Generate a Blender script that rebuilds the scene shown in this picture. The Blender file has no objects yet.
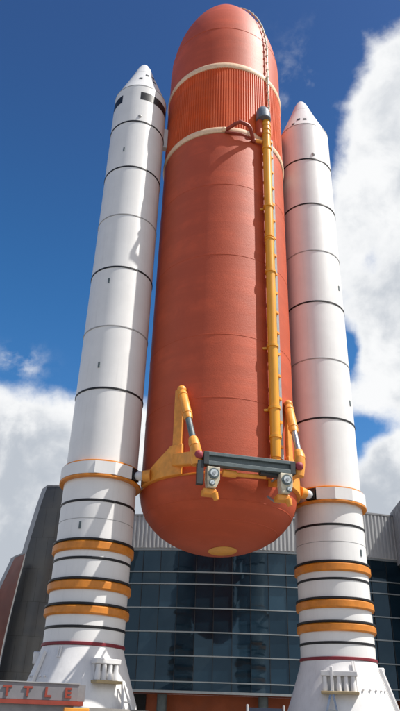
import bpy, bmesh, math, random
from mathutils import Vector, Matrix
random.seed(7)
R = math.radians
S = bpy.context.scene
COL = S.collection

# ------------------------------------------------------------------ camera
cam_d = bpy.data.cameras.new('camera'); cam = bpy.data.objects.new('camera', cam_d); COL.objects.link(cam)
YAW, PITCH, ROLL, FOC = 0.230442, 0.5123585, 0.0328539, 659.0077
fw = Vector((math.sin(YAW)*math.cos(PITCH), math.cos(YAW)*math.cos(PITCH), math.sin(PITCH)))
r0 = Vector((math.cos(YAW), -math.sin(YAW), 0)); u0 = r0.cross(fw)
rt = math.cos(ROLL)*r0 + math.sin(ROLL)*u0; up = -math.sin(ROLL)*r0 + math.cos(ROLL)*u0
m = Matrix((rt, up, -fw)).transposed().to_4x4(); m.translation = Vector((-9.148, -33.565, -0.543))
cam.matrix_world = m
cam_d.sensor_fit = 'VERTICAL'; cam_d.sensor_height = 24.0; cam_d.lens = 24.0*FOC/711.0
cam_d.clip_start = 0.1; cam_d.clip_end = 5000
S.camera = cam

# ------------------------------------------------------------------ light
SUN_AZ, SUN_EL, SUN_POWER, SKY = 62.0, 56.5, 5.0, 0.075      # azimuth from -Y towards +X
sd = Vector((math.sin(R(SUN_AZ))*math.cos(R(SUN_EL)), -math.cos(R(SUN_AZ))*math.cos(R(SUN_EL)), math.sin(R(SUN_EL))))
sl = bpy.data.lights.new('sun', 'SUN'); sl.energy = SUN_POWER; sl.angle = R(0.5); sl.color = (1.0, 0.955, 0.89)
so = bpy.data.objects.new('sun', sl); COL.objects.link(so)
so.rotation_euler = sd.to_track_quat('Z', 'Y').to_euler(); so.location = sd*200

S.view_settings.view_transform = 'Standard'
try: S.view_settings.look = 'None'
except Exception: pass
S.view_settings.exposure = 0.22; S.view_settings.gamma = 1.0; S.view_settings.use_curve_mapping = False
S.cycles.max_bounces = 6; S.cycles.diffuse_bounces = 3; S.cycles.glossy_bounces = 3

# ------------------------------------------------------------------ node helpers
class NT:
    def __init__(s, tree): s.t = tree; s.n = tree.nodes; s.l = tree.links
    def put(s, sock, v):
        if isinstance(v, bpy.types.NodeSocket): s.l.new(v, sock)
        elif v is not None:
            try: sock.default_value = v
            except Exception: sock.default_value = tuple(v)[:len(sock.default_value)]
    def node(s, typ, props={}, **ins):
        n = s.n.new(typ)
        for k, v in props.items(): setattr(n, k, v)
        for k, v in ins.items(): s.put(n.inputs[k.replace('_', ' ')], v)
        return n
    def M(s, op, a, b=None, c=None, clamp=False):
        n = s.n.new('ShaderNodeMath'); n.operation = op; n.use_clamp = clamp
        for i, v in enumerate((a, b, c)):
            if v is not None: s.put(n.inputs[i], v)
        return n.outputs[0]
    def ramp(s, v, a, b, lo=0.0, hi=1.0):
        n = s.n.new('ShaderNodeMapRange'); n.interpolation_type = 'SMOOTHSTEP'
        for i, x in enumerate((v, a, b, lo, hi)): s.put(n.inputs[i], x)
        return n.outputs[0]
    def mix(s, f, a, b, mode='MIX'):
        n = s.n.new('ShaderNodeMix'); n.data_type = 'RGBA'; n.blend_type = mode
        s.put(n.inputs[0], f); s.put(n.inputs[6], a); s.put(n.inputs[7], b)
        return n.outputs[2]
    def noise(s, vec, scale, detail=4, rough=.55, dist=0.0):
        n = s.node('ShaderNodeTexNoise', Scale=scale, Detail=detail, Roughness=rough, Distortion=dist)
        s.l.new(vec, n.inputs['Vector']); return n.outputs['Fac']

# ------------------------------------------------------------------ world
W = bpy.data.worlds.new('World'); S.world = W; W.use_nodes = True
w = NT(W.node_tree); w.n.clear()
sky = w.n.new('ShaderNodeTexSky'); sky.sky_type = 'NISHITA'; sky.sun_disc = False
sky.sun_elevation = R(SUN_EL); sky.sun_rotation = math.atan2(sd.x, sd.y)
sky.altitude = 0; sky.air_density = 1.0; sky.dust_density = 0.35; sky.ozone_density = 2.2
D = w.n.new('ShaderNodeTexCoord').outputs['Generated']
sx = w.n.new('ShaderNodeSeparateXYZ'); w.l.new(D, sx.inputs[0])
el = w.M('DEGREES', w.M('ARCSINE', sx.outputs[2]))
az = w.M('DEGREES', w.M('ARCTAN2', sx.outputs[0], sx.outputs[1]))
hs = w.node('ShaderNodeHueSaturation', Hue=w.ramp(el, 30, 58, .501, .509), Saturation=w.ramp(el, 30, 58, 1.34, 1.27), Value=w.ramp(el, 20, 60, 1.7, 1.15)); w.l.new(sky.outputs[0], hs.inputs['Color'])
n1 = w.noise(D, 6.5, 10, .56, .25); n2 = w.noise(D, 19.0, 8, .6, .1)
nz = w.M('ADD', w.M('MULTIPLY', w.M('SUBTRACT', n1, .5), 3.4), w.M('MULTIPLY', w.M('SUBTRACT', n2, .5), 1.7))
low = w.ramp(el, 29.5, 21.0, -1.6, 1.6)
bound = w.M('ADD', w.ramp(el, 38, 47, 24.6, 28.2), w.M('MULTIPLY', w.M('MAXIMUM', w.M('SUBTRACT', el, 46.0), 0), .52))
rgt = w.ramp(w.M('SUBTRACT', az, bound), -5.0, 5.5, -1.5, 1.4)
top = w.ramp(el, 58.5, 51.0, -1.9, 1.5)
rgt = w.M('MINIMUM', rgt, top)
def spot(a, e, ra, re_):
    x = w.M('DIVIDE', w.M('SUBTRACT', az, a), ra); y = w.M('DIVIDE', w.M('SUBTRACT', el, e), re_)
    return w.M('EXPONENT', w.M('MULTIPLY', w.M('ADD', w.M('MULTIPLY', x, x), w.M('MULTIPLY', y, y)), -1.0))
body = w.M('MAXIMUM', low, rgt)
for a, e, ra, re_, k in ((29.6, 22.9, 3.0, 1.5, 2.3), (27.4, 20.9, 1.6, 1.6, 1.6), (27.6, 29.4, 1.3, 2.2, 2.2), (31.5, 36.5, 2.6, 1.2, .45)):
    body = w.M('SUBTRACT', body, w.M('MULTIPLY', spot(a, e, ra, re_), k))
dens = w.M('ADD', body, nz)
mask = w.ramp(dens, -.45, .80)
wisp = w.M('MULTIPLY', w.ramp(w.M('ADD', n1, w.M('MULTIPLY', n2, .6)), .76, 1.05), w.M('ADD', w.M('MULTIPLY', spot(26.5, 50.5, 5, 4), .8), w.M('MULTIPLY', spot(-4, 27.2, 2.0, 1.4), 1.4)))
mask = w.M('MAXIMUM', mask, w.M('MULTIPLY', wisp, 1.0, clamp=True))
thick = w.ramp(dens, .2, 1.6)
n3 = w.noise(D, 11.0, 9, .58, .3)
shade = w.M('MULTIPLY', w.ramp(w.M('ADD', n3, w.M('MULTIPLY', w.ramp(el, 26, 14), .20)), .40, .72), w.ramp(el, 54, 32, .6, 1.0))
shade = w.M('MULTIPLY', shade, thick)
ccol = w.mix(shade, (11.0, 11.1, 11.2, 1), (5.9, 6.4, 7.1, 1))
bg = w.n.new('ShaderNodeBackground'); bg.inputs[1].default_value = SKY
w.l.new(w.mix(mask, hs.outputs[0], ccol), bg.inputs[0])
wo = w.n.new('ShaderNodeOutputWorld'); w.l.new(bg.outputs[0], wo.inputs[0])

# ------------------------------------------------------------------ materials
def mat(name, col, rough=.5, metal=0.0, var=.12, scale=3.0, bump=0.0, bscale=40.0, spec=.5, stretch=(1, 1, 1), coat=0.0, streak=None):
    mt = bpy.data.materials.new(name); mt.use_nodes = True
    t = NT(mt.node_tree); b = t.n['Principled BSDF']
    co = t.n.new('ShaderNodeTexCoord').outputs['Object']
    mp = t.n.new('ShaderNodeMapping'); mp.inputs['Scale'].default_value = stretch; t.l.new(co, mp.inputs[0])
    v = mp.outputs[0]
    f = t.noise(v, scale, 6, .6)
    c4 = (*col, 1)
    dk = tuple(max(0, x*(1-var)) for x in col)+(1,); lt = tuple(min(1, x*(1+var)) for x in col)+(1,)
    c = t.mix(t.ramp(f, .3, .7), dk, lt)
    if streak:                                   # weather streaks running down
        mp2 = t.n.new('ShaderNodeMapping'); mp2.inputs['Scale'].default_value = (3.2, 3.2, .10); t.l.new(co, mp2.inputs[0])
        s_ = t.noise(mp2.outputs[0], 2.2, 5, .62)
        c = t.mix(t.M('MULTIPLY', t.ramp(s_, .52, .78), streak), c, tuple(x*.66 for x in col)+(1,))
    t.l.new(c, b.inputs['Base Color'])
    b.inputs['Roughness'].default_value = rough; b.inputs['Metallic'].default_value = metal
    b.inputs['Specular IOR Level'].default_value = spec; b.inputs['Coat Weight'].default_value = coat
    t.put(b.inputs['Roughness'], t.ramp(t.noise(v, scale*2.3, 4), .25, .75, rough*.88, min(1, rough*1.12)))
    if bump:
        bn = t.n.new('ShaderNodeBump'); bn.inputs['Strength'].default_value = bump; bn.inputs['Distance'].default_value = .05
        t.l.new(t.noise(v, bscale, 5, .6), bn.inputs['Height']); t.l.new(bn.outputs[0], b.inputs['Normal'])
    return mt
def foam_mat(name, col, lift):
    mt = bpy.data.materials.new(name); mt.use_nodes = True
    t = NT(mt.node_tree); b = t.n['Principled BSDF']
    co = t.n.new('ShaderNodeTexCoord').outputs['Object']
    a = t.noise(co, .8, 6, .6)
    mp = t.n.new('ShaderNodeMapping'); mp.inputs['Scale'].default_value = (.05, .05, 1.0); t.l.new(co, mp.inputs[0])
    bd = t.noise(mp.outputs[0], .9, 5, .65)                    # spray passes running round the tank
    c = t.mix(t.ramp(a, .3, .7), tuple(x*.84 for x in col)+(1,), tuple(x*1.10 for x in col)+(1,))
    c = t.mix(t.ramp(bd, .38, .66), tuple(x*.86 for x in col)+(1,), c)
    c = t.mix(t.M('MULTIPLY', t.ramp(t.noise(co, 5.0, 7, .7), .58, .75), .35), c, (*lift, 1))
    t.l.new(c, b.inputs['Base Color']); b.inputs['Roughness'].default_value = .56; b.inputs['Specular IOR Level'].default_value = .48
    bn = t.n.new('ShaderNodeBump'); bn.inputs['Strength'].default_value = .35; bn.inputs['Distance'].default_value = .03
    h = t.M('ADD', t.noise(co, 14, 6, .65), t.M('MULTIPLY', bd, 1.2))
    t.l.new(h, bn.inputs['Height']); t.l.new(bn.outputs[0], b.inputs['Normal'])
    return mt
MT = {
 'foam': foam_mat('foam', (.56, .090, .030), (.62, .15, .075)),
 'intertank': foam_mat('intertank_foam', (.74, .105, .007), (.74, .13, .015)),
 'peach': mat('peach_foam', (.84, .58, .38), .6, var=.1, scale=6),
 'white': mat('white_paint', (.80, .795, .78), .36, var=.035, scale=.7, spec=.5, streak=.22),
 'white2': mat('white_panel', (.70, .70, .70), .4, var=.05, scale=2.0),
 'skirt': mat('skirt_white', (.76, .75, .74), .45, var=.05, scale=1.4, bump=.1, bscale=6, streak=.3),
 'seam': mat('grey_seam', (.36, .36, .36), .5),
 'black': mat('black_rubber', (.014, .014, .016), .45, var=.3, spec=.35),
 'band': mat('orange_band', (.66, .225, .022), .45, var=.14, scale=2.0, streak=.35),
 'splice': mat('splice_plate', (.52, .17, .018), .5, var=.15),
 'yellow': mat('yellow_orange_paint', (.84, .345, .05), .45, var=.14, scale=2.5, streak=.3),
 'pipe': mat('ochre_pipe', (.84, .375, .03), .33, var=.10, scale=1.6, stretch=(1, 1, .3)),
 'red': mat('dark_red_band', (.20, .012, .022), .5),
 'pink': mat('red_cap', (.34, .045, .06), .6),
 'rust': mat('rust_red_strut', (.30, .045, .022), .5),
 'slate': mat('slate_grey_paint', (.105, .135, .14), .45, var=.15, scale=3),
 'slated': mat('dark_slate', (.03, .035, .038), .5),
 'cap': mat('blue_grey_cap', (.12, .155, .20), .5, var=.15),
 'steel': mat('bare_steel', (.42, .44, .45), .3, metal=.75, var=.1),
 'greytray': mat('grey_tray', (.30, .32, .34), .45),
 'cream': mat('cream_housing', (.62, .56, .42), .5, var=.2, scale=7),
 'tan': mat('tan_primer', (.42, .32, .17), .6),
 'plate': mat('pale_disc', (.55, .60, .62), .35),
 'corr': mat('corrugated_metal', (.46, .47, .47), .45, metal=.0, var=.06, scale=2, stretch=(1, 1, .2)),
 'corr2': mat('grey_cladding', (.27, .275, .285), .5, var=.08, scale=2, stretch=(1, 1, .2)),
 'mull': mat('aluminium_mullion', (.30, .33, .34), .35, metal=.3, var=.06),
 'vmull': mat('dark_mullion', (.02, .024, .028), .4),
 'interior': mat('dark_interior', (.012, .014, .017), .8),
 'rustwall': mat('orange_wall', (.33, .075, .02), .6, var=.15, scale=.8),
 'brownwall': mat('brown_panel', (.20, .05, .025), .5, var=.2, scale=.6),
 'signgrey': mat('sign_grey_shaded', (.22, .215, .23), .55, var=.06),  # board grey darkened: shade on the sign is put into the colour
 'signside': mat('sign_side', (.24, .24, .25), .6),
 'signred': mat('sign_red_shaded', (.29, .05, .03), .5),  # letter and stripe red, darkened in the colour for the same shade
 'concrete': mat('concrete', (.20, .188, .17), .8, var=.15, scale=.6, bump=.2, bscale=8),
 'navy': mat('navy_panel', (.02, .03, .06), .4),
}
# glass of the curtain wall
def glass_mat(nm='dark_glass', k=1.0):
    mt = bpy.data.materials.new(nm); mt.use_nodes = True
    t = NT(mt.node_tree); b = t.n['Principled BSDF']
    co = t.n.new('ShaderNodeTexCoord').outputs['Object']
    c = t.mix(t.ramp(t.noise(co, .35, 3), .35, .65), (.007*k, .017*k, .027*k, 1), (.011*k, .027*k, .042*k, 1))
    t.l.new(c, b.inputs['Base Color']); b.inputs['Roughness'].default_value = .035
    b.inputs['IOR'].default_value = 1.55; b.inputs['Specular IOR Level'].default_value = .6
    b.inputs['Specular Tint'].default_value = (.55, .80, 1, 1)
    bn = t.n.new('ShaderNodeBump'); bn.inputs['Strength'].default_value = .06; bn.inputs['Distance'].default_value = .06
    t.l.new(t.noise(co, .9, 2), bn.inputs['Height']); t.l.new(bn.outputs[0], b.inputs['Normal'])
    return mt
MT['glass'] = glass_mat(); MT['blind'] = glass_mat('glass_over_blind', 1.7)
# weathered metal skin of the curved wing: panels with joints and tone per sheet
def wing_mat():
    mt = bpy.data.materials.new('bronze_grey_panels'); mt.use_nodes = True
    t = NT(mt.node_tree); b = t.n['Principled BSDF']
    co = t.n.new('ShaderNodeTexCoord').outputs['Object']
    sp = t.n.new('ShaderNodeSeparateXYZ'); t.l.new(co, sp.inputs[0])
    cb = t.n.new('ShaderNodeCombineXYZ'); t.l.new(sp.outputs[0], cb.inputs[0]); t.l.new(sp.outputs[2], cb.inputs[1])
    br = t.n.new('ShaderNodeTexBrick'); t.l.new(cb.outputs[0], br.inputs['Vector'])
    for k, v in (('Scale', 1.0), ('Mortar Size', .016), ('Brick Width', .8), ('Row Height', 2.2), ('Bias', 0.0)): br.inputs[k].default_value = v
    br.inputs['Color1'].default_value = (.052, .056, .062, 1); br.inputs['Color2'].default_value = (.062, .066, .070, 1); br.inputs['Mortar'].default_value = (.03, .03, .03, 1)
    c = t.mix(t.M('MULTIPLY', t.ramp(t.noise(co, .5, 4), .4, .7), .5), br.outputs[0], (.095, .09, .08, 1))
    t.l.new(c, b.inputs['Base Color']); b.inputs['Roughness'].default_value = .30; b.inputs['Metallic'].default_value = .35
    return mt
MT['wing'] = wing_mat()

# ------------------------------------------------------------------ mesh helpers
class MB:
    def __init__(s): s.v = []; s.f = []
    def add(s, vs, fs):
        o = len(s.v); s.v += [tuple(x) for x in vs]; s.f += [tuple(i+o for i in f) for f in fs]; return s
    def box(s, x0, x1, y0, y1, z0, z1):
        return s.add([(x0,y0,z0),(x1,y0,z0),(x1,y1,z0),(x0,y1,z0),(x0,y0,z1),(x1,y0,z1),(x1,y1,z1),(x0,y1,z1)],
                     [(3,2,1,0),(4,5,6,7),(0,1,5,4),(1,2,6,5),(2,3,7,6),(3,0,4,7)])
    def obox(s, c, ax, ay, az_):                 # oriented box: centre and three half-axis vectors
        c = Vector(c); P = []
        for k in (-1, 1):
            for i, j in ((-1,-1),(1,-1),(1,1),(-1,1)): P.append(c+i*Vector(ax)+j*Vector(ay)+k*Vector(az_))
        return s.add(P, [(3,2,1,0),(4,5,6,7),(0,1,5,4),(1,2,6,5),(2,3,7,6),(3,0,4,7)])
    def bar(s, a, b, wd, ht, upv=(0,0,1)):
        a, b = Vector(a), Vector(b); d = (b-a); L = d.length; d.normalize()
        sd_ = d.cross(Vector(upv)).normalized(); u_ = sd_.cross(d)
        return s.obox((a+b)/2, d*L/2, sd_*wd/2, u_*ht/2)
    def lathe(s, prof, n=96, cx=0, cy=0, a0=0, a1=360, cap0=True, cap1=True):
        full = abs(a1-a0) >= 360; k = n if full else n+1; P = []
        for (r, z) in prof:
            for i in range(k):
                t = R(a0+(a1-a0)*i/n); P.append((cx+r*math.sin(t), cy-r*math.cos(t), z))
        F = []
        for j in range(len(prof)-1):
            for i in range(n):
                i2 = (i+1) % k
                F.append((j*k+i, j*k+i2, (j+1)*k+i2, (j+1)*k+i))
        if full:
            if cap0: F.append(tuple(range(k-1, -1, -1)))
            if cap1: F.append(tuple((len(prof)-1)*k+i for i in range(k)))
        return s.add(P, F)
    def tube(s, pts, rad, n=16, caps=True):
        pts = [Vector(p) for p in pts]; rs = rad if isinstance(rad, (list, tuple)) else [rad]*len(pts)
        P = []; prev = None
        for i, p in enumerate(pts):
            d = (pts[min(i+1, len(pts)-1)]-pts[max(i-1, 0)]).normalized()
            if prev is None:
                h = Vector((0,0,1)) if abs(d.z) < .9 else Vector((1,0,0)); a = d.cross(h).normalized()
            else: a = (prev-d*prev.dot(d)).normalized()
            prev = a; b = d.cross(a)
            for j in range(n):
                t = 2*math.pi*j/n; P.append(p+rs[i]*(math.cos(t)*a+math.sin(t)*b))
        F = []
        for i in range(len(pts)-1):
            for j in range(n):
                j2 = (j+1) % n; F.append((i*n+j, i*n+j2, (i+1)*n+j2, (i+1)*n+j))
        if caps: F.append(tuple(range(n-1,-1,-1))); F.append(tuple((len(pts)-1)*n+j for j in range(n)))
        return s.add(P, F)
    def prism(s, poly, ext):                     # planar polygon (3-D points) pushed along ext
        n = len(poly); e = Vector(ext); P = [Vector(p) for p in poly]; P += [p+e for p in P]
        F = [tuple(range(n-1,-1,-1)), tuple(range(n, 2*n))]+[(i, (i+1)%n, n+(i+1)%n, n+i) for i in range(n)]
        return s.add(P, F)
    def ball(s, c, r, n=16, sc=(1,1,1)):
        c = Vector(c); P = []; F = []; mlat = n//2
        for j in range(1, mlat):
            for i in range(n):
                a = math.pi*j/mlat; b = 2*math.pi*i/n
                P.append(c+Vector((r*sc[0]*math.sin(a)*math.cos(b), r*sc[1]*math.sin(a)*math.sin(b), r*sc[2]*math.cos(a))))
        P += [c+Vector((0,0,r*sc[2])), c-Vector((0,0,r*sc[2]))]; N = len(P)-2
        for j in range(mlat-2):
            for i in range(n): F.append((j*n+i, (j+1)*n+i, (j+1)*n+(i+1)%n, j*n+(i+1)%n))
        for i in range(n): F.append((N, i, (i+1)%n)); F.append((N+1, (mlat-2)*n+(i+1)%n, (mlat-2)*n+i))
        return s.add(P, F)
    def build(s, name, material, parent=None, smooth=True, bevel=0, label=None):
        me = bpy.data.meshes.new(name); me.from_pydata(s.v, [], s.f)
        bm = bmesh.new(); bm.from_mesh(me); bmesh.ops.recalc_face_normals(bm, faces=bm.faces); bm.to_mesh(me); bm.free()
        if smooth:
            for p in me.polygons: p.use_smooth = True
            me.set_sharp_from_angle(angle=R(32))
        me.materials.append(MT[material])
        o = bpy.data.objects.new(name, me); COL.objects.link(o)
        if parent: o.parent = parent; o.matrix_parent_inverse = Matrix.Identity(4)
        if parent and parent.type == 'EMPTY' and parent.location.length: o.location = -parent.location
        if bevel:
            b = o.modifiers.new('bevel', 'BEVEL'); b.width = bevel; b.segments = 2; b.limit_method = 'ANGLE'; b.angle_limit = R(40)
        if label: o['label'] = label
        return o
def thing(name, label, cat, loc=(0,0,0), group=None):
    o = bpy.data.objects.new(name, None); COL.objects.link(o); o.location = loc
    o['label'] = label; o['category'] = cat
    if group: o['group'] = group
    return o
def pt(t, r, z, cx=0.0): return Vector((cx+r*math.sin(R(t)), -r*math.cos(R(t)), z))
GROUND = -2.1

# ------------------------------------------------------------------ setting: ground
g = MB().add([(-900,-900,GROUND),(900,-900,GROUND),(900,900,GROUND),(-900,900,GROUND)], [(0,1,2,3)]).build('ground', 'concrete', smooth=False)
g['kind'] = 'structure'

# ------------------------------------------------------------------ setting: museum building behind
AC = (18.2, 68.3); AR = 50.0; A_MID = math.degrees(math.atan2(-.26, .966))
def arc(a, rad=AR, z=0.0):                         # a: degrees from the middle of the facade, + to the right
    t = R(A_MID+a); return Vector((AC[0]+rad*math.sin(t), AC[1]-rad*math.cos(t), z))
def arcbox(mb, a0, a1, ra, rb, z0, z1, n=1):
    P = []
    for i in range(n+1):
        a = a0+(a1-a0)*i/n
        P += [arc(a, rb, z0), arc(a, ra, z0), arc(a, ra, z1), arc(a, rb, z1)]
    F = []
    for i in range(n):
        o = i*4
        for j in range(4): F.append((o+j, o+(j+1)%4, o+4+(j+1)%4, o+4+j))
    F += [(3,2,1,0), tuple(n*4+j for j in range(4))]
    mb.add(P, F)
LEVELS = [1.67, 2.36, 4.15, 5.86, 7.63, 9.46, 10.40, 12.20]
A0, A1 = -13.5, 27.0
hall = thing('museum_hall', 'curved dark glass museum hall with white ribbed metal roof band behind the orange tank', 'building', tuple(arc(0, AR, GROUND)))
for i in range(len(LEVELS)-1):                     # one band of panes per storey line, each pane hung a touch out of true
    mb = MB(); z0, z1 = LEVELS[i], LEVELS[i+1]; nb = 24
    for k in range(nb):
        a, b = A0+(A1-A0)*k/nb, A0+(A1-A0)*(k+1)/nb
        j = [random.uniform(-.012, .012) for _ in range(4)]
        mb.add([arc(a, AR-.05+j[0], z0), arc(b, AR-.05+j[1], z0), arc(b, AR-.05+j[2], z1), arc(a, AR-.05+j[3], z1)], [(0,1,2,3)])
    o = mb.build('window_band', 'glass', hall, smooth=False); o.data.materials.append(MT['blind'])
    for p in o.data.polygons:
        if random.random() < .16: p.material_index = 1
for i, z in enumerate(LEVELS):
    mb = MB(); hh = .042 if i not in (0, len(LEVELS)-1) else .085
    arcbox(mb, A0, A1, AR-.03, AR+.09, z-hh, z+hh, 48); mb.build('mullion', 'mull', hall, smooth=False)
for k in range(25):
    a = A0+(A1-A0)*k/24; mb = MB(); dw = math.degrees(.018/AR)
    arcbox(mb, a-dw, a+dw, AR-.04, AR+.02, LEVELS[0], LEVELS[-1]); mb.build('window_post', 'vmull', hall, smooth=False)
mb = MB(); arcbox(mb, A0, A1, AR-1.2, AR-.9, LEVELS[0], LEVELS[-1], 24); mb.build('interior_wall', 'interior', hall, smooth=False)
def corrugated(a0, a1, z0, z1, rad, pitch=.34, depth=.09):
    mb = MB(); L = R(a1-a0)*rad; n = int(L/pitch); P = []; F = []
    for i in range(n):
        for fr, dp in ((0, 0), (.35, 0), (.5, depth), (.85, depth)):
            a = a0+(a1-a0)*(i+fr)/n; P.append(arc(a, rad+dp, z0)); P.append(arc(a, rad+dp, z1))
    for k in range(len(P)//2-1): F.append((2*k, 2*k+2, 2*k+3, 2*k+1))
    return mb.add(P, F)
corrugated(A0, 11.5, 12.32, 15.0, AR+.10).build('roof_band', 'corr', hall, smooth=False)
corrugated(11.5, A1, 12.32, 16.0, AR+.10).build('roof_band', 'corr', hall, smooth=False)
mb = MB(); arcbox(mb, A0, 11.5, AR-.3, AR+.22, 15.0, 15.14, 30); arcbox(mb, 11.5, A1, AR-.3, AR+.22, 16.0, 16.14, 20); mb.build('coping', 'corr2', hall, smooth=False)
mb = MB(); arcbox(mb, A0, A1, AR-14, AR-.35, 14.7, 14.9, 30); mb.build('roof', 'corr2', hall, smooth=False)
mb = MB(); arcbox(mb, A0, A1, AR-2.6, AR-2.3, GROUND, LEVELS[0]-.1, 30); mb.build('ground_floor_wall', 'rustwall', hall, smooth=False)
mb = MB(); arcbox(mb, -13.5, -6.2, AR-2.29, AR-2.2, GROUND, LEVELS[0]-.15, 12); mb.build('dark_shopfront', 'interior', hall, smooth=False)
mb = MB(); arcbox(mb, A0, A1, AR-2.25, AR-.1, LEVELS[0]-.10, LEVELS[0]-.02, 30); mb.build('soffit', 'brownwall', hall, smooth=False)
for a in (-12, -4.5, 4.6, 13, 21):
    p = arc(a, AR-1.2); MB().lathe([(.38, GROUND), (.38, LEVELS[0]-.12)], 24, p.x, p.y).build('column', 'slate', hall)

# grey ribbed block standing out from the hall on the right
blk = thing('ribbed_block', 'grey ribbed metal block jutting out beside the right booster', 'building', (21, 15, GROUND))
foot = [Vector((21.2, 19.0, 0)), Vector((19.75, 14.0, 0)), Vector((33, 10.6, 0)), Vector((36, 19, 0))]
def ribwall(a, b, z0, z1, pitch=.42, depth=.10):
    d = b-a; n = int(d.length/pitch); nn = Vector((d.y, -d.x, 0)).normalized(); P = []; F = []
    for i in range(n):
        for fr, dp in ((0, 0), (.3, 0), (.45, depth), (.85, depth)):
            p = a+d*((i+fr)/n)+nn*dp; P += [p+Vector((0,0,z0)), p+Vector((0,0,z1))]
    P += [b+Vector((0,0,z0)), b+Vector((0,0,z1))]
    for k in range(len(P)//2-1): F.append((2*k, 2*k+2, 2*k+3, 2*k+1))
    return MB().add(P, F)
ribwall(foot[0], foot[1], 11.85, 16.5).build('side_cladding', 'corr2', blk, smooth=False)
ribwall(foot[1], foot[2], 11.85, 16.5).build('front_cladding', 'corr2', blk, smooth=False)
MB().prism([p+Vector((0,0,16.5)) for p in foot], (0,0,.15)).build('roof', 'corr2', blk, smooth=False)
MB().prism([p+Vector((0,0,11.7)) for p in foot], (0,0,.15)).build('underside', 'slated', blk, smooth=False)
ins = [Vector((22.6, 19.0, 0)), Vector((21.6, 15.4, 0)), Vector((33, 12.0, 0)), Vector((36, 19, 0))]
MB().prism([p+Vector((0,0,GROUND)) for p in ins], (0,0,11.7-GROUND)).build('glass_base', 'glass', blk, smooth=False)

# curved wings on the left
def wing(root, y0, depth, left, right, material, side_mat, bulge=0.0, cols=14, strip=.36, skew=0.0):
    P = []; n = len(left); c = cols+1
    for (xl, z), (xr, _) in zip(left, right):
        for k in range(c):
            f = k/cols; P.append((xl+(xr-xl)*f, y0-skew*f+bulge*((f-.30)**2-.09), z))
    F = [(i*c+k, i*c+k+1, (i+1)*c+k+1, (i+1)*c+k) for i in range(n-1) for k in range(cols)]
    MB().add(P, F).build('wing_face', material, root)
    E = []; yb_ = y0+depth+max(0, bulge)
    for (xl, z), (xr, _) in zip(left, right): E += [(xl-.003, y0, z), (xl-strip, y0+depth, z), (xr, yb_, z), (xr, y0-skew+bulge*.4, z)]
    MB().add(E, [(4*i+k, 4*i+k+1, 4*i+5+k, 4*i+4+k) for i in range(n-1) for k in range(3)]).build('wing_edge', side_mat, root)
    (xl, z), (xr, _) = left[0], right[0]
    T = [(xl+(xr-xl)*k/cols, y0-.03-skew*k/cols+bulge*((k/cols-.30)**2-.09), z) for k in range(c)]+[(xr, yb_+.03, z), (xl-strip, y0+depth+.03, z)]
    MB().prism(T, (0, 0, .12)).build('wing_cap', side_mat, root, smooth=False)
def interp(pts, n):
    out = []
    for i in range(n+1):
        z = pts[0][1]+(pts[-1][1]-pts[0][1])*i/n
        for (xa, za), (xb, zb) in zip(pts, pts[1:]):
            if za >= z >= zb-1e-6:
                out.append((xa+(xb-xa)*(za-z)/(za-zb), z)); break
    return out
gw = thing('curved_wing', 'tall dark grey panelled wing wall curving up behind the left booster', 'building', (-8, 16, GROUND))
gl = interp([(-9.0, 14.85), (-9.22, 13.7), (-9.45, 12.2), (-9.70, 10.4), (-9.9, 8.7), (-10.05, 7.0), (-10.18, 5.3), (-10.32, 2.6), (-10.5, GROUND)], 26)
gr = [(x+5.4-.06*(14.85-z), z) for x, z in gl]
wing(gw, 16.0, 1.1, gl, gr, 'wing', 'corr2', 5.0)
bw = thing('rust_wing', 'rust brown sloped wing wall at the far left edge', 'building', (-11, 14, GROUND))
bl = interp([(-10.46, 9.15), (-11.05, 7.2), (-11.55, 5.2), (-11.9, 3.0), (-12.2, GROUND)], 16)
brr = interp([(-9.80, 9.1), (-9.95, 7.8), (-10.08, 6.4), (-10.2, 5.0), (-10.3, 3.6), (-10.5, GROUND)], 16)
brr = [(x, z) for (x, _), (_, z) in zip(brr, bl)]
wing(bw, 14.3, .9, bl, brr, 'brownwall', 'corr2', 0.0, 2, .30, 1.5)

# ------------------------------------------------------------------ sign wall and info panel in the foreground
sg = thing('sign_wall', 'low grey sign wall with red capital letters over a red stripe', 'sign', (-9.5, -9.5, GROUND))
MB().box(-14.0, -7.19, -10.0, -8.8, .03, .50).build('sign_board', 'signgrey', sg, smooth=False, bevel=.01)
MB().box(-14.02, -7.17, -10.03, -8.78, .502, .53).build('coping', 'seam', sg, smooth=False)
MB().box(-13.99, -7.02, -10.04, -8.78, -.095, .027).build('red_stripe', 'signred', sg, smooth=False)
MB().box(-14.0, -7.3, -9.9, -8.9, GROUND, -.097).build('base', 'signside', sg, smooth=False)
def letter(ch, x, zb=.125, h=.265):
    cu = bpy.data.curves.new('letter', 'FONT'); cu.body = ch; cu.size = h/.70; cu.extrude = .02; cu.offset = .012; cu.align_x = 'CENTER'
    ob = bpy.data.objects.new('tmp', cu); COL.objects.link(ob)
    dg = bpy.context.evaluated_depsgraph_get(); me = bpy.data.meshes.new_from_object(ob.evaluated_get(dg))
    bpy.data.objects.remove(ob); me.materials.clear(); me.materials.append(MT['signred'])
    me.transform(Matrix.Translation((x, -10.021, zb)) @ Matrix.Rotation(R(90), 4, 'X') @ Matrix.Diagonal((1.15, 1, 1, 1)))
    o = bpy.data.objects.new('letter', me); COL.objects.link(o); o.parent = sg; o.location = -sg.location
for i, ch in enumerate('SHUTTLE'): letter(ch, -7.52-.62*(6-i))
MB().box(-7.188, -6.98, -9.97, -8.8, .03, .49).build('end_post', 'signside', sg, smooth=False)
yb = thing('barrier_beam', 'small yellow orange beam at the foot of the sign wall', 'barrier', (-7.2, -10.4, GROUND))
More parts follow.
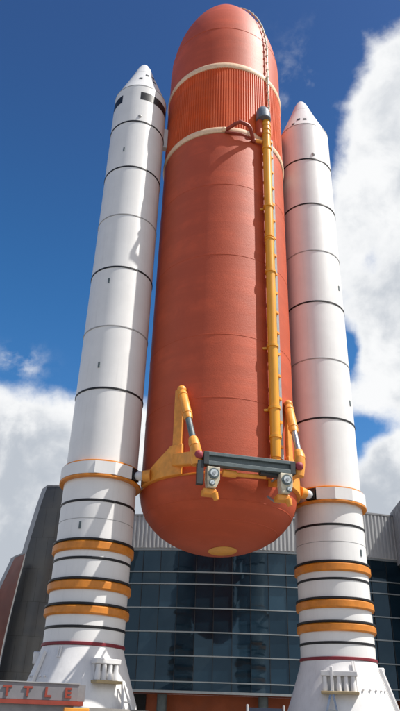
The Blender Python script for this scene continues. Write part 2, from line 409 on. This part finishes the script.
MB().box(-7.62, -6.86, -10.55, -10.2, -.42, -.16).build('beam', 'yellow', yb, smooth=False, bevel=.02)
MB().box(-7.66, -7.54, -10.45, -10.3, GROUND, -.422).build('post', 'slate', yb, smooth=False)
MB().box(-7.06, -6.94, -10.45, -10.3, GROUND, -.422).build('post', 'slate', yb, smooth=False)
ip = thing('info_panel', 'dark blue information panel between two pale posts below the tank', 'sign', (-.5, -8, GROUND))
MB().box(-.92, .32, -8.03, -7.97, -1.2, .10).build('board', 'navy', ip, smooth=False)
for x in (-.98, .40): MB().lathe([(.045, GROUND), (.045, .17), (.03, .20)], 12, x, -8).build('post', 'seam', ip)

# ------------------------------------------------------------------ solid rocket boosters
RB = 1.86
def ring(mb, cx, r, z0, z1, chamfer=.02, inner=None, n=96):
    i_ = inner or RB-.02
    mb.lathe([(i_, z0), (r-chamfer, z0), (r, z0+chamfer), (r, z1-chamfer), (r-chamfer, z1), (i_, z1)], n, cx, 0, cap0=False, cap1=False)
    return mb
def booster(sgn, label):
    cx = 6.363*sgn
    b = thing('solid_rocket_booster', label, 'rocket booster', (cx, 0, 0), 'white boosters beside the orange tank')
    body = MB().lathe([(RB, 2.55), (RB, 11), (RB, 20), (RB, 28), (RB, 35.4)], 128, cx, 0).build('motor_case', 'white', b)
    MB().lathe([(RB+.012, 35.44), (RB+.012, 39.0)], 128, cx, 0).build('forward_skirt', 'white', b)
    MB().lathe([(RB+.012, 39.02), (.86, 41.80)], 96, cx, 0, cap1=True).build('frustum', 'white', b)
    MB().lathe([(.86, 41.815), (.52, 42.85), (.33, 43.25), (.20, 43.43), (.08, 43.50), (.01, 43.52)], 64, cx, 0).build('nose_cap', 'white', b)
    MB().lathe([(RB+.025, 38.97), (RB+.025, 39.04)], 96, cx, 0).build('seam_ring', 'seam', b)
    for z in (35.36, 31.12, 23.0, 15.0): ring(MB(), cx, RB+.035, z-.055, z+.055, .012).build('joint_ring', 'black', b)
    for z in (27.05, 18.9): ring(MB(), cx, RB+.03, z-.04, z+.04, .012).build('seam_ring', 'seam', b)
    for z in (8.03,): ring(MB(), cx, RB+.008, z-.015, z+.015, .004).build('seam_ring', 'seam', b)
    if sgn < 0:
        for t0, t1 in ((-7, 112), (-150, -49)):
            n = 40; P = []; F = []
            for i in range(n+1):
                t = t0+(t1-t0)*i/n; P += [pt(t, RB+.02, 37.55, cx), pt(t, RB+.02, 38.3, cx)]
            MB().add(P, [(2*i, 2*i+2, 2*i+3, 2*i+1) for i in range(n)]).build('black_band', 'black', b)
    # aft attach ring: orange flanges and white faceted cover
    ar = ring(MB(), cx, 2.03, 10.85, 10.95).build('attach_ring', 'band', b)
    ring(MB(), cx, 2.10, 10.06, 10.20, .03).build('ring_flange', 'band', ar)
    def cover(mb, ta, tb, rad, z0, z1, n):
        P = []
        for i in range(n+1):
            t = ta+(tb-ta)*i/n
            P += [pt(t, RB-.01, z0, cx), pt(t, rad, z0, cx), pt(t, rad, z1, cx), pt(t, RB-.01, z1, cx)]
        F = []
        for i in range(n):
            o = 4*i
            for j in range(4): F.append((o+j, o+(j+1)%4, o+4+(j+1)%4, o+4+j))
        F += [(3,2,1,0), tuple(4*n+j for j in range(4))]
        return mb.add(P, F)
    if sgn < 0: t_in = (40, -15)
    else: t_in = (-40, 14)
    lo, hi = sorted(t_in)
    cover(MB(), lo, hi, 2.14, 10.205, 10.845, 2).build('ring_cover', 'white', ar, smooth=False)
    if sgn < 0: cover(MB(), -160, lo-.3, 2.09, 10.205, 10.845, 40).build('ring_cover', 'white', ar)
    else: cover(MB(), hi+.3, 160, 2.09, 10.205, 10.845, 40).build('ring_cover', 'white', ar)
    e = 52*-sgn*-1 if False else (52 if sgn < 0 else -52)
    e = 49*(-sgn); p = pt(e, 1.99, 10.52, cx); d = Vector((math.cos(R(e)), math.sin(R(e)), 0)); nrm = Vector((math.sin(R(e)), -math.cos(R(e)), 0))
    MB().obox(p, d*.27, nrm*.17, Vector((0,0,.30))).build('end_box', 'black', ar, smooth=False)
    for z0, z1 in ((6.53, 6.96), (4.76, 5.18), (3.69, 4.08)):
        s_ = ring(MB(), cx, RB+.14, z0, z1, .07).build('stiffener_ring', 'band', b)
        ring(MB(), cx, RB+.13, z1+.003, z1+.115, .02).build('rubber_strip', 'black', s_)
    for z in (8.92, 6.17, 3.18): ring(MB(), cx, RB+.03, z-.06, z+.06, .012).build('stripe_ring', 'black', b)
    ring(MB(), cx, RB+.06, 2.42, 2.56, .015).build('red_ring', 'red', b)
    sk = MB().lathe([(RB+.02, 2.41), (1.95, 2.12), (2.16, 1.5), (2.42, .75), (2.66, .1), (2.68, 0), (2.5, 0)], 96, cx, 0, cap0=False, cap1=False).build('aft_skirt', 'skirt', b)
    def rsk(z): return 1.9+ (2.41-z)*.335
    # separation motors: four nozzles in a lipped box
    hw = .62 if sgn < 0 else .86
    for tt in ((22 if sgn < 0 else -25),):
        c, n_, d_ = pt(tt, rsk(1.45)+.10, 1.40, cx), pt(tt, 1, 0), Vector((math.cos(R(tt)), math.sin(R(tt)), 0))
        bx = MB().obox(c+Vector((0,0,.38)), d_*(hw-.02), n_*.26, Vector((0,0,.11))).build('motor_housing', 'skirt', sk, bevel=.03)
        MB().obox(c+n_*.12+Vector((0,0,-.42)), d_*hw, n_*.30, Vector((0,0,.06))).build('lower_lip', 'tan', bx, bevel=.02)
        MB().obox(c-n_*.14+Vector((0,0,-.04)), d_*(hw-.07), n_*.14, Vector((0,0,.34))).build('back_plate', 'skirt', bx)
        for k in range(4):
            q = c+d_*((-.44+.293*k) if sgn < 0 else (-.66, -.02, .30, .62)[k])+n_*.14
            MB().tube([q+Vector((0,0,.26)), q+Vector((0,0,.02)), q+Vector((0,0,-.10)), q+Vector((0,0,-.35))], [.10, .10, .13, .135], 16).build('nozzle', 'skirt', bx)
    # hold-down posts and braces on the skirt
        if sgn > 0: MB().obox(c-d_*.34+n_*.16+Vector((0,0,.05)), d_*.07, n_*.14, Vector((0,0,.62))).build('upright', 'skirt', bx, bevel=.02)
    for tt in ((-58,) if sgn < 0 else (50, 58)):
        q0, q1 = pt(tt, rsk(2.1)+.05, 2.15, cx), pt(tt, rsk(.1)+.10, .05, cx); n_ = pt(tt, 1, 0)
        MB().bar(q0, q1, .09, .16, n_).build('skirt_rib', 'skirt', sk, bevel=.02)
    for tt in ((-92,) if sgn < 0 else (60,)):
        n_ = pt(tt, 1, 0); d_ = Vector((math.cos(R(tt)), math.sin(R(tt)), 0))
        MB().obox(pt(tt, rsk(1.95)+.0, 1.95, cx), d_*.2, n_*.15, Vector((0,0,.26))).build('hold_down_block', 'skirt', sk, bevel=.05)
    tt = 40 if sgn < 0 else -33
    n_ = pt(tt, 1, 0); d_ = Vector((math.cos(R(tt)), math.sin(R(tt)), 0))
    a0 = pt(tt, rsk(1.1)+.28, 1.05, cx)
    fr = MB()
    for s_ in (-1, 1): fr.bar(a0+d_*.03*s_, pt(tt, rsk(.05)+.30, -.1, cx)+d_*.30*s_, .09, .09, n_)
    fr.bar(pt(tt, rsk(.3)+.30, .25, cx)-d_*.20, pt(tt, rsk(.3)+.30, .25, cx)+d_*.20, .07, .07, n_)
    fr.build('brace_frame', 'skirt' if sgn < 0 else 'steel', sk, smooth=False)
    for tt, dz in ((-6*sgn, 2.2), (-3*sgn, 2.2)) if sgn > 0 else ((-36, 2.2), (-33, 2.2)):
        MB().bar(pt(tt, rsk(2.2)+.02, 2.36, cx), pt(tt, rsk(1.9)+.02, 1.9, cx), .05, .05, pt(tt, 1, 0)).build('bracket', 'skirt', sk, smooth=False)
    for k in range(5):
        tt = (2+k*9) if sgn > 0 else (-45-k*7)
        MB().ball(pt(tt, rsk(1.15)+.02, 1.15, cx), .055, 8).build('bolt', 'skirt', sk)
    # little dark targets and sensors
    dash = ((-29, 7.68), (-29, 16.4), (-29, 22.0), (-30, 32.7)) if sgn < 0 else ((40, 16.3), (37, 24.5), (31, 7.58))
    for t_, z in dash:
        n_ = pt(t_, 1, 0); d_ = Vector((math.cos(R(t_)), math.sin(R(t_)), 0))
        MB().obox(pt(t_, RB+.015, z, cx), d_*.05, n_*.02, Vector((0,0,.17))).build('sensor_mark', 'slate', b, smooth=False)
    for t_, z in ((-4, 35.85),):
        MB().ball(pt(t_, RB+.02, z, cx), .13, 12, (1, .6, 1.1)).build('antenna_bump', 'seam', b)
    rc = lambda z: RB+.012-(RB-.848)*(z-39.02)/2.78
    for t_, z in (((-33, 39.85), (-16, 39.76), (-46, 39.3)) if sgn > 0 else ((8, 41.1), (34, 41.2), (-12, 40.3), (30, 40.4))):
        n_ = pt(t_, 1, .34); d_ = Vector((math.cos(R(t_)), math.sin(R(t_)), 0)); u_ = n_.cross(d_).normalized()
        MB().obox(pt(t_, rc(z)+.0, z, cx), d_*.11, n_.normalized()*.03, u_*.12).build('vent_port', 'slated', b, smooth=False)
    MB().box(cx-sgn*1.83-.12 if sgn > 0 else cx+1.83, cx-sgn*1.83 if sgn > 0 else cx+1.83+.34, -.22, .22, 35.2, 37.0).build('forward_fitting', 'white', b, bevel=.03)
    return b
booster(-1, 'left white booster with a broken black band below its nose')
booster(1, 'right white booster with plain white nose and pink glow from the tank')
for sgn, nm in ((-1, 'concrete pad under the left booster'), (1, 'concrete pad under the right booster')):
    o = MB().lathe([(3.3, GROUND), (3.3, -.25), (3.2, -.01)], 48, 6.363*sgn, 0).build('pedestal', 'concrete')
    o['label'] = nm; o['category'] = 'pedestal'; o['group'] = 'pads under the boosters'

# ------------------------------------------------------------------ external tank
RT = 4.2
et = thing('fuel_tank', 'huge rust orange fuel tank hung between two white boosters', 'fuel tank', (0, 0, 7.3))
prof = []
ZD, DC = 10.15, 2.92
for i in range(25):
    a = R(90*i/24); prof.append((max(.002, RT*math.sin(a)), ZD-DC*math.cos(a)))
for z in (14, 18, 22, 26, 30, 33.5): prof.append((RT, z))
MB().lathe(prof, 160, cap0=False, cap1=False).build('lower_tank', 'foam', et)
MB().add([(.12+.74*k/8*math.sin(R(7.5*i)), -.55-.74*k/8*math.cos(R(7.5*i)), ZD-DC*math.sqrt(1-((.12+.74*k/8*math.sin(R(7.5*i)))**2+(.55+.74*k/8*math.cos(R(7.5*i)))**2)/RT**2)-.014) for k in range(1, 9) for i in range(48)], [(48*k+i, 48*k+(i+1)%48, 48*(k+1)+(i+1)%48, 48*(k+1)+i) for k in range(7) for i in range(48)]+[tuple(range(48))]).build('dome_cap', 'pipe', et)
for z in (14.25, 18.06, 23.5, 29.0): ring(MB(), 0, RT+.012, z-.03, z+.03, .008, RT-.03, 160).build('weld_ring', 'foam', et)
ring(MB(), 0, RT+.05, 10.12, 10.22, .02, RT-.03, 160).build('aft_ring', 'band', et)
def flange(z0, z1):
    return MB().lathe([(RT-.03, z0-.02), (RT+.05, z0), (RT+.10, z0+.12), (RT+.10, z1-.12), (RT+.05, z1), (RT-.03, z1+.02)], 160, cap0=False, cap1=False).build('flange_ring', 'peach', et)
flange(33.55, 34.0); flange(40.0, 40.5)
# ribbed intertank
P = []; nr = 150
prof2 = []
for i in range(nr):
    for fr, dp in ((0, 0), (.26, 0), (.42, .055), (.84, .055)):
        t = 360*(i+fr)/nr; P += [pt(t, RT-.02+dp, 33.9), pt(t, RT-.02+dp, 40.1)]
N = len(P)//2
MB().add(P, [(2*k, 2*((k+1) % N), 2*((k+1) % N)+1, 2*k+1) for k in range(N)]).build('intertank', 'intertank', et, smooth=False)
# ogive nose
og = [(RT, 40.45), (RT, 42.0), (RT, 43.3)]
ZB, ZT, RO = 43.3, 53.2, 14.0
for i in range(1, 26):
    z = ZB+(ZT-ZB)*i/25; h = z-ZB
    og.append((max(.02, RT-RO+math.sqrt(RO*RO-h*h)), z))
def r_og(z):
    if z <= ZB: return RT
    h = z-ZB; return max(.02, RT-RO+math.sqrt(max(0, RO*RO-h*h)))
MB().lathe(og, 160, cap0=False).build('upper_tank', 'foam', et)
MB().lathe([(r_og(52.9), 52.9), (.25, 53.25), (.12, 53.4), (.02, 53.5)], 32, cap0=False).build('nose_spike', 'slate', et)
zs = 44.6; MB().lathe([(r_og(zs-.03), zs-.03), (r_og(zs)+.02, zs-.02), (r_og(zs)+.02, zs+.02), (r_og(zs+.03), zs+.03)], 160, cap0=False, cap1=False).build('weld_ring', 'foam', et)
# feed line down the right of the front
FT, FR = 22.6, RT+.42
fl = MB().tube([pt(FT, FR, z) for z in (11.2, 15, 20, 25, 30, 35.4)], .265, 32).build('feed_line', 'pipe', et)
MB().tube([pt(FT, FR, 34.7), pt(FT, FR, 34.95)], .30, 24).build('pipe_collar', 'pipe', fl)
FC = FT-2.6
P_ = [pt(FC, FR-.02, 35.15), pt(FC, FR-.02, 35.2), pt(FC, FR-.04, 35.7), pt(FC, FR-.08, 36.05), pt(FC, FR-.15, 36.3), pt(FC, FR-.22, 36.42), pt(FC, FR-.25, 36.45)]
MB().tube(P_, [.46, .50, .50, .44, .31, .14, .03], 28).build('pipe_cap', 'cap', fl)
MB().obox(pt(FT-4.5, RT+.17, 34.6), Vector((math.cos(R(FT)), math.sin(R(FT)), 0))*.22, pt(FT, 1, 0)*.24, Vector((0,0,.75))).build('pipe_fairing', 'foam', fl, bevel=.1)
for z in (32.6, 27.6, 22.6, 17.6, 13.9, 12.3):
    c = MB().tube([pt(FT, FR, z-.07), pt(FT, FR, z+.07)], .325, 24).build('pipe_clamp', 'pipe', fl)
    if z in (27.6, 17.6, 13.9): MB().bar(pt(FT, FR-.2, z), pt(FT-4.5, RT-.02, z-.05), .12, .12).build('clamp_arm', 'pipe', c, smooth=False)
for z in (34.3, 33.9, 25.0, 25.18): MB().tube([pt(FT, FR, z-.05), pt(FT, FR, z+.05)], .305, 24).build('pipe_collar', 'pipe', fl)
# cable tray beside it, and the thin line on over the nose
TT = 29.6
ct = MB().obox(pt(TT, RT+.22, 22.6), Vector((math.cos(R(TT)), math.sin(R(TT)), 0))*.10, pt(TT, 1, 0)*.14, Vector((0,0,11.3))).build('cable_tray', 'greytray', et, smooth=False)
z = 11.9
while z < 33.6:
    MB().obox(pt(TT-1.6, RT+.38, z), Vector((math.cos(R(TT)), math.sin(R(TT)), 0))*.10, pt(TT, 1, 0)*.09, Vector((0,0,.07))).build('tray_clip', 'yellow', ct, smooth=False); z += 1.35
pl = []; zz = 34.0
while zz < 52.3: pl.append(pt(TT, r_og(zz)+.20, zz)); zz += .8
nl = MB().tube(pl, .055, 10).build('vent_line', 'cream', et)
for i, p in enumerate(pl[1:-2]):
    MB().ball(pt(TT, r_og(p.z)+.17, p.z), .12, 8).build('line_clip', 'cream', nl)
# bipod
bp = MB().tube([pt(-14.5, RT+.05, 33.7), pt(-11, RT+.24, 33.7), pt(-6.5, RT+.58, 33.74), pt(-3, RT+.72, 33.86), pt(3.5, RT+.68, 33.75), pt(6, RT+.60, 33.6), pt(9.5, RT+.3, 33.3), pt(12, RT+.05, 33.2)], [.12,.12,.13,.13,.13,.13,.13,.13], 12).build('bipod_strut', 'rust', et)
MB().tube([pt(-14, RT+.08, 33.5), pt(-2, RT+.2, 33.35), pt(6, RT+.2, 33.25), pt(13, RT+.12, 33.2)], .08, 10).build('bipod_bar', 'rust', bp)
MB().tube([pt(12, RT+.12, 33.2), pt(19, RT+.3, 33.2)], .12, 10).build('bipod_fitting', 'yellow', bp)
MB().ball(pt(-15, RT+.08, 33.7), .19, 12).build('bipod_foot', 'peach', bp); MB().ball(pt(12, RT+.1, 33.2), .17, 12).build('bipod_foot', 'rust', bp)

# aft attach structure: cross beam, balls, struts, brackets, umbilical plates
BY, BZ, BX = -5.42, 10.28, 2.47
cb = MB()
cb.box(-2.2, 2.2, BY-.20, BY+.20, BZ+.15, BZ+.31)
cb.box(-2.2, 2.2, BY-.20, BY+.20, BZ-.31, BZ-.13)
cb.box(-2.2, 2.2, BY-.06, BY+.06, BZ-.129, BZ+.149)
cross = cb.build('cross_beam', 'slate', et, smooth=False, bevel=.012)
for sg_ in (-1, 1):
    MB().box(sg_*2.12-.13, sg_*2.12+.13, BY-.205, BY+.205, BZ-.315, BZ+.315).build('beam_end', 'slated', cross, smooth=False, bevel=.02)
    MB().ball((sg_*2.47, BY-.10, BZ+.13), .215, 18).build('ball_cap', 'pink', cross)
    br = MB()
    br.tube([(sg_*2.52, BY+.12, BZ-.3), (sg_*2.56, BY+.12, BZ+.3), (sg_*2.62, BY+.10, BZ+.66)], [.25, .30, .24], 16)
    br.build('ball_bracket', 'yellow', cross)
    if sg_ < 0:
        MB().box(-2.52, -2.22, BY-.14, BY+.14, BZ-1.25, BZ-.12).build('hanger', 'slated', cross, smooth=False)
# thrust struts
for sg_ in (-1, 1):
    top = Vector((sg_*2.95, -3.25, 14.75)); bot = Vector((sg_*2.62, BY+.10, BZ+.56)); d = top-bot
    st = MB().tube([bot+d*.46, bot+d*.50, bot+d*.93, bot+d*.97], [.19, .235, .235, .17], 20).build('thrust_strut', 'yellow', et)
    MB().tube([bot+d*.10, bot+d*.47], .155, 20).build('strut_rod', 'slate' if sg_ < 0 else 'steel', st)
    MB().tube([bot, bot+d*.06, bot+d*.13], [.26, .27, .22], 16).build('strut_clevis', 'yellow', st)
    MB().ball(top, .25, 14).build('strut_knuckle', 'yellow', st)
    MB().bar(top-Vector((0,0,.05)), pt(sg_*45, RT-.05, 14.75), .34, .42).build('strut_lug', 'yellow', st, smooth=False, bevel=.04)
    # long fairing below the lug, lying on the tank
    t_ = sg_*44.5; n_ = pt(t_, 1, 0); d_ = Vector((math.cos(R(t_)), math.sin(R(t_)), 0))
    MB().obox(pt(t_, RT+.06, 12.9), d_*.27, n_*.10, Vector((0,0,1.95))).build('strut_fairing', 'yellow', et, smooth=False, bevel=.05)
    # gusset wrapped round the tank out to the booster fitting
    n = 22; Pg = []; 
    for i in range(n+1):
        f = i/n; t = sg_*(40+f*42)
        zt = 11.75-1.05*min(1, max(0, (f-.22)/.55))**.8 if f > .22 else 11.75
        zb = 10.16
        if f > .8: zb = 10.16+.10*(f-.8)
        for rr, zz in ((RT-.02, zb), (RT+.20, zb), (RT+.20, zt), (RT-.02, zt)): Pg.append(pt(t, rr, zz))
    Fg = []
    for i in range(n):
        o = 4*i
        for j in range(4): Fg.append((o+j, o+(j+1)%4, o+4+(j+1)%4, o+4+j))
    Fg += [(3,2,1,0), tuple(4*n+j for j in range(4))]
    gu = MB().add(Pg, Fg).build('gusset', 'yellow', et, bevel=.03)
    MB().tube([bot+d*.54, bot+d*.555], .262, 20).build('strut_collar', 'yellow', st); MB().tube([bot+d*.88, bot+d*.895], .262, 20).build('strut_collar', 'yellow', st)
    # strut from the gusset to the ball
    MB().bar(pt(sg_*46, RT+.05, 10.95), (sg_*2.50, BY+.24, BZ+.08), .42, .62).build('lower_strut', 'yellow', et, smooth=False, bevel=.06)
    # link to the booster
    fit = pt(sg_*68, RT+.16, 10.48)
    far = Vector((sg_*4.76, -1.40, 10.46))
    lk = MB().tube([fit, fit+(far-fit)*.5], [.32, .27], 16).build('booster_link', 'yellow', et)
    MB().ball(fit+(far-fit)*.72, .24, 16, (1.25, 1, 1)).build('link_knuckle', 'white2', lk)
    # umbilical plate
    ux, uz = sg_*1.77, 9.42 if sg_ < 0 else 9.50
    ub = MB().prism([(ux-.30, BY-.22, uz+.46), (ux+.30, BY-.22, uz+.46), (ux+.30, BY-.22, uz-.15), (ux+.14, BY-.22, uz-.52), (ux-.24, BY-.22, uz-.52), (ux-.30, BY-.22, uz-.15)], (0, .50, 0)).build('umbilical_plate', 'cream', et, smooth=False, bevel=.03)
    for cx_, cz_, rr in ((ux, uz+.12, .255), (ux-.08 if sg_ < 0 else ux+.10, uz-.33, .14)):
        def dc(y, r, mname, par, nm):
            return MB().tube([(cx_, y, cz_), (cx_, y-.07, cz_)], r, 24).build(nm, mname, par)
        k = dc(BY-.205, rr, 'slate', ub, 'port_ring')
        dc(BY-.26, rr*.68, 'plate', ub, 'port_disc')
        dc(BY-.30, rr*.28, 'steel', ub, 'port_hub')
    MB().box(ux-.42, ux+.20, BY-.05, BY+.5, uz-.80, uz-.53).build('plate_bracket', 'yellow', ub, smooth=False, bevel=.05)
    MB().tube([(ux+.12, BY+.05, uz-.7), (ux+.22, BY+.05, uz-1.02)], [.17, .12], 12).build('plate_foot', 'yellow', ub)
    MB().bar((ux, BY+.25, uz+.1), pt(sg_*24, RT-.35, uz+.6), .30, .36).build('plate_arm', 'yellow', ub, smooth=False, bevel=.04)
MB().tube([(-1.25, BY+.18, BZ-.52), (-.6, BY+.2, BZ-.52), (-.55, BY+.2, BZ-.52), (.9, BY+.3, BZ-.45)], [.17, .17, .10, .10], 14).build('aft_pipe', 'yellow', et)
MB().bar((.55, BY+.1, BZ-.33), (1.5, BY+.2, BZ-.33), .3, .22).build('beam_bracket', 'slated', et, smooth=False)
MB().tube([pt(FT, FR, 11.3), pt(FT, FR, 10.95), (1.9, BY+.3, BZ-.3)], .23, 20).build('feed_elbow', 'pipe', et)

# small fittings: hoses round the umbilical plates, bolts on the beam, dome seams, ring joints
for sg_ in (-1, 1):
    u = sg_*1.77
    h = MB()
    h.tube([(u+.05, BY+.1, 9.85), (u+.18*sg_, BY+.25, 10.05), (u+.1*sg_, BY+.5, 10.0), (u*.95, BY+.9, 10.05)], .06, 10)
    h.tube([(u-.12, BY+.1, 9.8), (u-.25*sg_, BY+.3, 9.95), (u-.35*sg_, BY+.7, 9.85), (u*.85, BY+1.1, 9.95)], .05, 10)
    h.tube([(u+.1, BY+.3, 9.0), (u-.1*sg_, BY+.55, 8.75), (u-.2*sg_, BY+.95, 8.9), (u*.8, BY+1.5, 9.3)], .055, 10)
    h.build('hose_bundle', 'greytray', et)
for z in (9.0, 8.2):
    r_ = RT*math.sqrt(1-((ZD-z)/DC)**2); dr = .012
    MB().lathe([(r_*.9985-.02, z-.03), (r_+dr, z-.012), (r_+dr+.012, z+.015), (r_*1.002, z+.05)], 128, cap0=False, cap1=False).build('weld_ring', 'foam', et)
